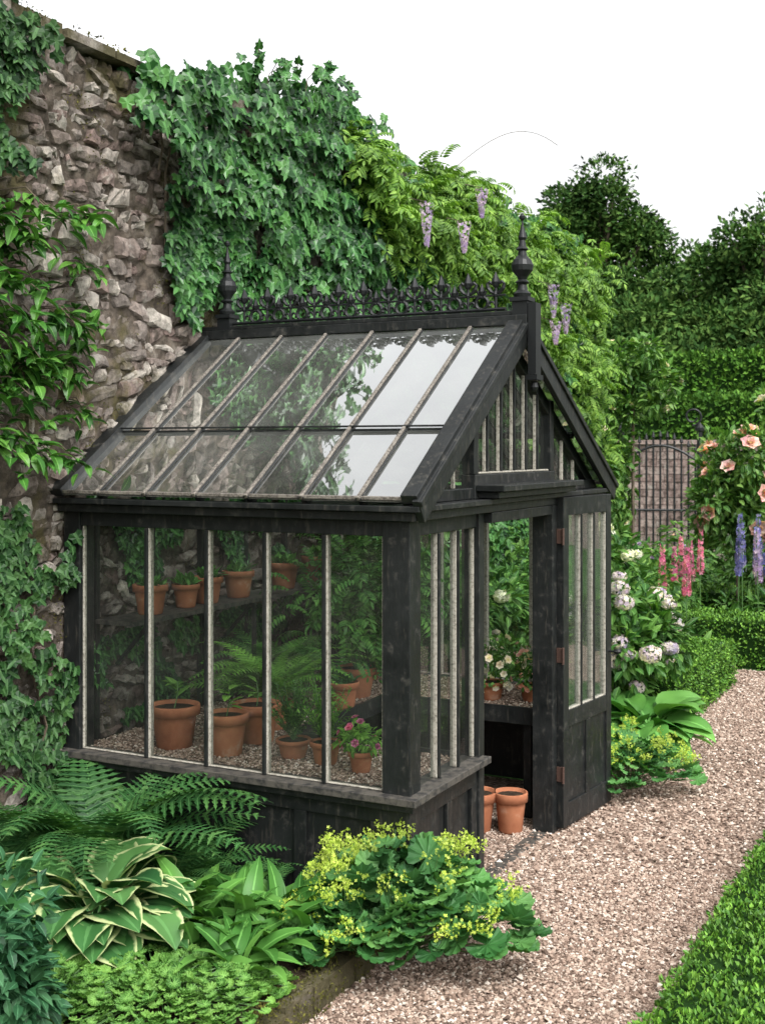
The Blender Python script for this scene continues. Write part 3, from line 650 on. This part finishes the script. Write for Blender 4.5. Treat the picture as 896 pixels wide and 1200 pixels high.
# ------------------------------------------------------------------ wisteria
mb=MB()
def wtop(Y): return 4.72+.16*np.sin(Y*2.6+1)+.08*np.sin(Y*6)
n=3000;Y=R(2.9,8.5,n)
zb_=np.where(Y<5,3.75,np.where(Y<7,3.75-(Y-5)*.35,2.5));Z=zb_+(wtop(Y)-zb_)*R(0,1,n)**.75
keep=~((Y<3.7)&(Z<3.95+.3*np.sin(Y*9)));Y=Y[keep];Z=Z[keep];n=len(Y);P=np.stack([0*Y,Y,Z],-1)
lump=np.clip(.5+.5*wob(P,2.1,4)+.3*wob(P,5,2),.0,1.25);frac=(Z-zb_[keep])/(wtop(Y)-zb_[keep]);X=.08+.62*lump*R(.5,1,n)*(1-.75*frac**4)-np.where(frac>.9,R(0,.4,n),0)
P[:,0]=X
for k in range(3):
    q=P[k::3];m=len(q);az=R(-1.6,1.2,m);mb.inst(wistT[k],rot(az,R(-.7,.45,m),R(-.4,.4,m),R(.16,.30,m)),q,0)
for k in range(3):
    m=170;q=np.stack([R(-.5,.5,m),R(8.1,8.7,m),R(1.6,4.7,m)],-1);mb.inst(wistT[k],rot(R(-2,2,m),R(-.5,.4,m),R(-.3,.3,m),R(.22,.34,m)),q,0)
def raceme(c,L,s=1.):
    m=int(150*s);t=R(0,1,m)**.8;rr=.05*s*(1-t*.85)+.006;a=R(0,6.3,m);q=np.array(c)+np.stack([np.cos(a)*rr,np.sin(a)*rr,-L*t],-1)
    d=np.stack([np.cos(a),np.sin(a),R(-.6,.2,m)],-1);mb.inst(floret,frames(np.cross(d,rdir(m)),d,R(.009,.016,m)),q,2);tube(mb,[(c[0]-.15,c[1],c[2]+.04),c,(c[0],c[1],c[2]-L)],.003,4,1)
for c,L in(((.80,3.0,4.14),.33),((.86,3.55,4.08),.24),((.84,3.95,4.42),.24),((.90,5.5,3.82),.30),((.90,5.85,3.68),.28),((.88,5.62,3.5),.22)):
    raceme(c,L)
for k in range(14):
    y=rng.uniform(3.3,8.2);p=[(.1,y,3.2+.1*k),(.2,y+.3,4.1),(.15,y+.7,4.6)];tube(mb,p,[.02,.015,.006],6,1)
u=np.linspace(0,1,16);tube(mb,np.stack([.2+.6*u,4.9+1.0*u,4.85+.42*np.sin(u*2.2)],-1),.003,5,1)
mb.obj('wisteria',[M_wis,M_bark,P_lil])
# ------------------------------------------------------------------ front bed plants
def fernplant(c,s,n,mat=M_fern):
    mb=MB()
    for k in range(3):
        m=n//3;mb.inst(ferns[k],rot(R(0,2*PI,m),R(-.15,.2,m),R(-.25,.25,m),R(.75,1.1,m)*s),np.array(c)+np.stack([R(-.04,.04,m),R(-.04,.04,m),0*R(0,1,m)],-1),0)
    mb.obj('fern',[mat])
fernplant((.62,-.45,.18),1.08,33);fernplant((1.02,-.32,.12),.70,21);fernplant((1.38,-.28,.12),.45,18);fernplant((.30,-1.0,.12),.9,21);fernplant((1.62,-.22,.12),.34,15)
def hosta(c,s,n,mat,name='hosta',up=0.):
    mb=MB()
    for k,(e0,e1,pet) in enumerate(((1.25,-.75,.50),(1.0,-.7,.45),(.75,-.7,.30),(1.45,-.45,.5),(1.15,-.95,.42))):
        T=blade(.62,.42,e0,e1,9,7,.26,.66,.75,pet,.035,.10,1.3);m=n//5
        mb.inst(T,rot(np.arange(m)*2*PI/m+k*.7+R(-.3,.3,m),R(-.1,.1,m)+up,R(-.25,.25,m),R(.75,1.1,m)*s),np.array(c)+np.stack([R(-.06,.06,m),R(-.06,.06,m),0*R(0,1,m)],-1),0)
    mb.obj(name,[mat],smooth=True)
hosta((1.08,-.98,.14),.56,75,M_hosta,up=.05)
hosta((.62,-1.35,.16),.52,45,M_hosta,up=.1)
hosta((2.18,3.85,.05),.62,60,M_hostg)
def lance(c,s,n):
    mb=MB()
    for e0,e1 in((1.4,.2),(1.2,-.2),(.9,-.3)):
        T=blade(1,.26,e0,e1,6,3,.3,.75,.8,.15,.03);m=n//3;mb.inst(T,rot(R(0,2*PI,m),R(-.15,.15,m),R(-.3,.3,m),R(.6,1.1,m)*s),np.array(c)+np.stack([R(-.16,.16,m),R(-.16,.16,m),0*R(0,1,m)],-1),0)
    mb.obj('lily_leaf_plant',[M_lance],smooth=True)
lance((1.48,-.60,.14),.36,78);lance((1.74,-.52,.13),.33,72);lance((1.68,-.80,.13),.31,66);lance((1.24,-.64,.13),.30,45);lance((1.45,-.85,.13),.28,45)
def mantle(c,rad,n,nf,s=.13,name='ladys_mantle',T=alchT,mat=M_alch):
    mb=MB();c=np.array(c)
    th=R(0,2*PI,n);r=np.sqrt(R(0,1,n));u=np.stack([np.cos(th)*r,np.sin(th)*r],-1);hz=np.sqrt(np.clip(1-r**2*.95,0,1))
    lum=1+.22*np.sin(th*3+1)*r
    L=c+np.stack([u[:,0]*rad[0]*lum,u[:,1]*rad[1]*lum,rad[2]*hz*R(.55,1.,n)+.02],-1)
    out=np.stack([u[:,0],u[:,1],.15+0*r],-1)+rdir(n)*.3;nn=np.stack([u[:,0]*.9,u[:,1]*.9,.9+0*r],-1)+rdir(n)*.35
    mb.inst(T,frames(out,nn,s*R(.6,1.15,n)),L,0)
    for i in range(0,n,3):tube(mb,[c+np.array([0,0,.01]),(c+L[i])/2+np.array([0,0,.03]),L[i]],.0025,4,1)
    for k in range(nf):
        a=rng.uniform(0,6.3);rr=rng.uniform(.35,1.1)
        b=c+np.array([math.cos(a)*rr*rad[0]*1.05,math.sin(a)*rr*rad[1]*1.05,rad[2]*(1.0-.6*min(1,rr**2))+rng.uniform(.03,.13)])
        tube(mb,[c*.4+b*.6-np.array([0,0,.08]),b],.002,4,1);sub=b+rng.normal(size=(7,3))*np.array([.035,.035,.025]);m=95;g=sub[rng.integers(0,7,m)]+rng.normal(size=(m,3))*.011
        mb.inst(floret,frames(rdir(m),rdir(m),R(.005,.0095,m)),g,2)
    mb.obj(name,[mat,M_stem,M_alchf])
mantle((2.20,-.20,.05),(.50,.44,.46),310,46,.16)
mantle((1.98,-.40,.08),(.28,.28,.24),90,8,.13)
mantle((2.33,3.0,.02),(.36,.38,.34),190,22,.13)
mantle((1.62,-1.24,.12),(.40,.40,.13),900,0,.055,'ground_cover',mat=M_small)
mantle((1.84,-1.0,.12),(.18,.24,.07),300,0,.05,'ground_cover',mat=M_small)
mantle((1.25,-1.45,.12),(.3,.3,.14),400,0,.06,'ground_cover',mat=M_small)
mantle((.9,-.55,.12),(.5,.3,.14),350,0,.07,'ground_cover',mat=M_small)
mb=MB();bush(mb,leafS,(1.22,-1.85,.42),(.34,.38,.38),2400,.06,.10,0,16,.38);mb.obj('blue_green_shrub',[M_blue])
mb=MB();bush(mb,leafS,(.45,-2.3,.5),(.5,.5,.5),1500,.06,.10,0,16,.38);mb.obj('blue_green_shrub',[M_blue])
# ------------------------------------------------------------------ box hedges
def hedge(name,x0,x1,y0,y1,z0,z1,dens,s0,s1,mat=M_box,rnd=.03,sides='xXyYz'):
    mb=MB();e=s1*.5;bx(mb,x0+e,x1-e,y0+e,y1-e,z0,z1-e,1)
    fs=[('z',(x0,x1),(y0,y1),(z1,z1),(0,0,1)),('x',(x0,x0),(y0,y1),(z0,z1),(-1,0,0)),('X',(x1,x1),(y0,y1),(z0,z1),(1,0,0)),('y',(x0,x1),(y0,y0),(z0,z1),(0,-1,0)),('Y',(x0,x1),(y1,y1),(z0,z1),(0,1,0))]
    for f,a,b,c,nr in fs:
        if f not in sides: continue
        A=(a[1]-a[0])*(b[1]-b[0]) if nr[2] else (max(a[1]-a[0],b[1]-b[0])*(c[1]-c[0]))
        n=int(A*dens);p=np.stack([R(*a,n) if a[1]>a[0] else np.full(n,a[0]),R(*b,n) if b[1]>b[0] else np.full(n,b[0]),R(*c,n) if c[1]>c[0] else np.full(n,c[0])],-1)
        nr=np.array(nr,float);p+=nr*(R(-e*1.6,e*.6,n)+rnd*wob(p,5)+rnd*.6*wob(p,13,2))[:,None]
        d=norm(nr*.7+rdir(n)*.8+np.array([0,0,.3]));mb.inst(leaf2,frames(d,nr+rdir(n)*.7,R(s0,s1,n)),p,0)
    return mb.obj(name,[mat,M_core])
hedge('box_hedge',3.42,4.6,-2.2,4.5,0,.20,5200,.018,.036,sides='xXyz')
hedge('box_hedge',1.55,2.18,4.9,7.2,0,.42,3200,.022,.04)
hedge('box_hedge',1.3,6.,8.1,8.8,0,.50,2200,.03,.05)
hedge('box_hedge',.2,6.,11.2,11.8,0,.45,900,.04,.07)
hedge('box_hedge',.4,.9,8.9,11.1,0,.45,900,.04,.07)
hedge('clipped_hedge',-9,9,22.5,24,0,3.45,330,.09,.16,M_boxd,.08,'yz')
hedge('clipped_hedge',-11,10,27,29,0,4.75,260,.10,.18,M_boxd,.10,'yz')
mb=MB();n=2500;d=rdir(n);p=np.array([2.75,9.7,.9])+d*np.array([.5,.5,.6])*R(.9,1.03,n)[:,None];mb.inst(leaf2,frames(norm(d+rdir(n)*.8),d+rdir(n)*.5,R(.04,.07,n)),p,0)
lathe(mb,[(0,-.5),(.35,-.35),(.44,0),(.3,.4),(0,.48)],(2.75,9.7,.9),12,1);mb.obj('topiary_ball',[M_boxd,M_core])
# ------------------------------------------------------------------ flower border
def flbush(name,c,rad,n,s,mat,fT,nf,fs,pm,T=leafS,K=18,heads=False):
    mb=MB();p=bush(mb,T,c,rad,n,s*.7,s*1.2,0,K,.38)
    tube(mb,[(c[0],c[1],0),(c[0],c[1],c[2])],.02,6,1)
    p=p[p[:,2]>c[2]-rad[2]*.6];p,d=outer(p,c,rad,nf);m=len(p)
    if heads:
        for q in p:
            j=150;dd=rdir(j);r=rng.uniform(.65,1.2)*fs;mb.inst(floret,frames(np.cross(dd,rdir(j)),dd+rdir(j)*.35,R(.18,.27,j)*r),q+dd*np.array([r,r,r*.72])*R(.85,1.05,(j,1)),2)
    else: mb.inst(fT,frames(np.cross(d,rdir(m)),norm(d+np.array([0,-.3,.3])),R(.6,1.15,m)*fs),p,2)
    mb.obj(name,[mat,M_bark,pm])
flbush('hydrangea',(1.93,4.42,.78),(.44,.5,.62),1900,.12,M_mid,None,38,.085,P_hyd,heads=True)
flbush('hydrangea',(.9,4.3,.85),(.6,.5,.62),1700,.13,M_mid,None,20,.07,P_hydw,heads=True)
flbush('hydrangea',(1.62,5.0,1.0),(.35,.4,.62),900,.12,M_mid,None,14,.075,P_hydw,heads=True)
flbush('border_shrub',(.55,3.6,1.1),(.55,.36,1.1),1900,.11,M_mid,rose,8,.03,P_wht)
flbush('border_shrub',(1.35,3.5,.45),(.5,.3,.5),900,.10,M_roseL,rose,8,.03,P_wht)
flbush('climbing_rose',(.12,9.4,1.9),(.50,.6,1.95),4200,.12,M_roseL,rose,36,.065,P_wht,K=30)
flbush('climbing_rose',(.50,9.55,3.15),(.55,.45,.55),1500,.12,M_roseL,rose,16,.065,P_wht,K=12)
flbush('climbing_rose',(-.7,10.6,1.7),(.6,.7,1.5),2500,.12,M_roseL,rose,20,.055,P_wht,K=30)
flbush('rose_bush',(1.62,10.2,1.75),(.60,.6,1.05),3400,.12,M_roseL,rose,34,.13,P_pink,K=26)
flbush('rose_bush',(2.25,10.9,2.1),(.60,.6,1.2),2600,.12,M_roseL,rose,24,.12,P_wht,K=22)
flbush('border_shrub',(.35,5.9,.9),(.7,.9,.95),2600,.10,M_mid,rose,10,.03,P_wht)
flbush('border_shrub',(1.0,7.4,.6),(.7,.8,.7),2600,.10,M_roseL,rose,10,.03,P_wht)
flbush('border_shrub',(.9,9.0,.45),(.7,.6,.5),1600,.10,M_mid,rose,10,.04,P_pink)
flbush('border_shrub',(-.2,13.5,.45),(1.4,.9,.5),2200,.14,M_mid,rose,20,.05,P_lil)
flbush('border_shrub',(2.2,13.6,.7),(1.6,.9,.8),2600,.14,M_mid,rose,24,.05,P_wht)
flbush('border_shrub',(1.3,15.5,.6),(2.2,.9,.6),2600,.16,M_roseL,rose,20,.06,P_pink)
flbush('border_shrub',(.9,18.5,1.1),(1.2,.9,1.2),2600,.16,M_mid,rose,30,.08,P_wht)
flbush('border_shrub',(4.5,14.5,1.2),(1.8,1.2,1.4),2600,.16,M_mid,rose,40,.08,P_pink)
flbush('border_shrub',(-3.1,17.6,.9),(.8,.8,1.0),2000,.15,M_roseL,rose,24,.08,P_pink)
def spikes(name,c,n,h0,h1,pm,fs,spr=.25):
    mb=MB();bush(mb,leafN,(c[0],c[1],.3),(spr+.15,spr+.15,.32),260,.12,.2,0,8,.5)
    for k in range(n):
        b=np.array([c[0]+rng.uniform(-spr,spr),c[1]+rng.uniform(-spr,spr),.02]);h=rng.uniform(h0,h1);tp=b+np.array([rng.uniform(-.05,.05),rng.uniform(-.05,.05),h]);tube(mb,[b,tp],.006,5,1)
        m=80;t=R(.62,1,m);r=.055*(1.35-t);a=R(0,6.3,m);q=b+(tp-b)*t[:,None]+np.stack([np.cos(a)*r,np.sin(a)*r,0*r],-1);dd=np.stack([np.cos(a),np.sin(a),R(-.5,.1,m)],-1)
        mb.inst(floret,frames(np.cross(dd,rdir(m)),dd,fs*(1.45-t)),q,2)
    mb.obj(name,[M_mid,M_stem,pm])
spikes('foxglove',(1.63,7.55),1,1.25,1.3,P_mag,.045,.04);spikes('foxglove',(1.28,7.75),1,1.25,1.3,P_mag,.04,.04);spikes('foxglove',(1.25,9.35),4,1.15,1.5,P_mag,.038,.22)
spikes('delphinium',(1.85,9.5),6,1.2,1.6,P_blu,.045,.28);spikes('delphinium',(2.15,9.5),5,1.1,1.55,P_lil,.045,.25)
# ------------------------------------------------------------------ iron gate, far wall, trees
mb=MB();o=np.array([-2.25,18.8]);dr=norm(np.array([1.05,.30]))
def gp(a,z): q=o+dr*a;return (q[0],q[1],z)
for k in range(11):
    a=k*.135;h=2.25+.28*math.sin(PI*k/10);tube(mb,[gp(a,.03),gp(a,h)],.022,6);lathe(mb,[(0,0),(.04,.03),(.03,.07),(0,.16)],gp(a,h),8)
for z in(.12,1.1):tube(mb,[gp(-.05,z),gp(1.4,z)],.028,6)
tube(mb,[gp(1.35*t,2.1+.28*math.sin(PI*t)) for t in np.linspace(0,1,14)],.028,6)
for a in(-.08,1.43):
    tube(mb,[gp(a,0),gp(a,2.65)],.055,8);lathe(mb,[(0,-.02),(.09,.0),(.095,.06),(.05,.11),(0,.18)],gp(a,2.67),10)
tube(mb,[gp(1.3+.16*math.cos(t)*(1-t/14),2.95+.16*math.sin(t)*(1-t/14)) for t in np.linspace(-1.6,6,20)],.02,6)
mb.obj('iron_gate',[M_iron])
mb=MB()
bx(mb,-14,14,20.6,21,0,2.4);bx(mb,-14,14,20.5,21.1,2.41,2.5)
for z in np.arange(.02,2.35,.16):
    x=-8.+rng.uniform(0,.3)
    while x<9:
        l=rng.uniform(.2,.5);bx(mb,x,x+l-.02,20.56+rng.uniform(0,.02),20.599,z,z+.145);x+=l
mb.obj('garden_wall',[M_pink])
def tree(c,H,rad,n,ls,K=46):
    mb=MB();c=np.array([*c,0.]);zc=H-rad[2];cc=rdir(K)*R(.35,.85,(K,1));cc=cc*np.array(rad)+np.array([0,0,zc])
    tube(mb,[c,c+np.array([.1,0,zc*.5]),c+np.array([0,.1,zc])],[.4,.3,.16],8,1)
    for q in cc[::2]:tube(mb,[c+np.array([0,0,zc*rng.uniform(.5,.9)]),c+q*.5+np.array([0,0,zc*.42]),c+q],[.14,.09,.03],5,1)
    rr=R(.16,.36,K)*rad[0];k=rng.integers(0,K,n);d=rdir(n);d[:,2]=np.abs(d[:,2])*np.where(rng.random(n)<.75,1,-1)
    p=c+cc[k]+d*(rr[k]*R(.55,1.15,n))[:,None]*np.array([1.15,1.15,.8]);mb.inst(leaf2,frames(norm(d+rdir(n)*.8),d+rdir(n)*.6+np.array([0,0,.5]),R(ls*.7,ls*1.3,n)),p,0)
    mb.obj('broadleaf_tree',[M_tree,M_bark])
tree((-10.6,44),14.6,(3.2,3.2,4.8),28000,.24,80)
tree((-7.0,47),10.9,(3.6,3.6,3.6),20000,.25,70)
tree((-3.4,42),11.9,(3.5,3.2,4.4),24000,.24,80)
tree((.2,46),11.2,(4.0,3.6,4.2),20000,.25,70)
tree((-14.5,52),12.0,(4.5,4,4.4),12000,.34,50)
tree((5,50),12.5,(4.6,4,4.4),12000,.34,50)
tree((-5.5,37),8.6,(3.4,2.6,3.3),16000,.25,60)
tree((-10.,38),8.3,(3.4,2.6,3.3),16000,.25,60)
tree((-1.0,37),8.6,(3.4,2.6,3.4),16000,.25,60)
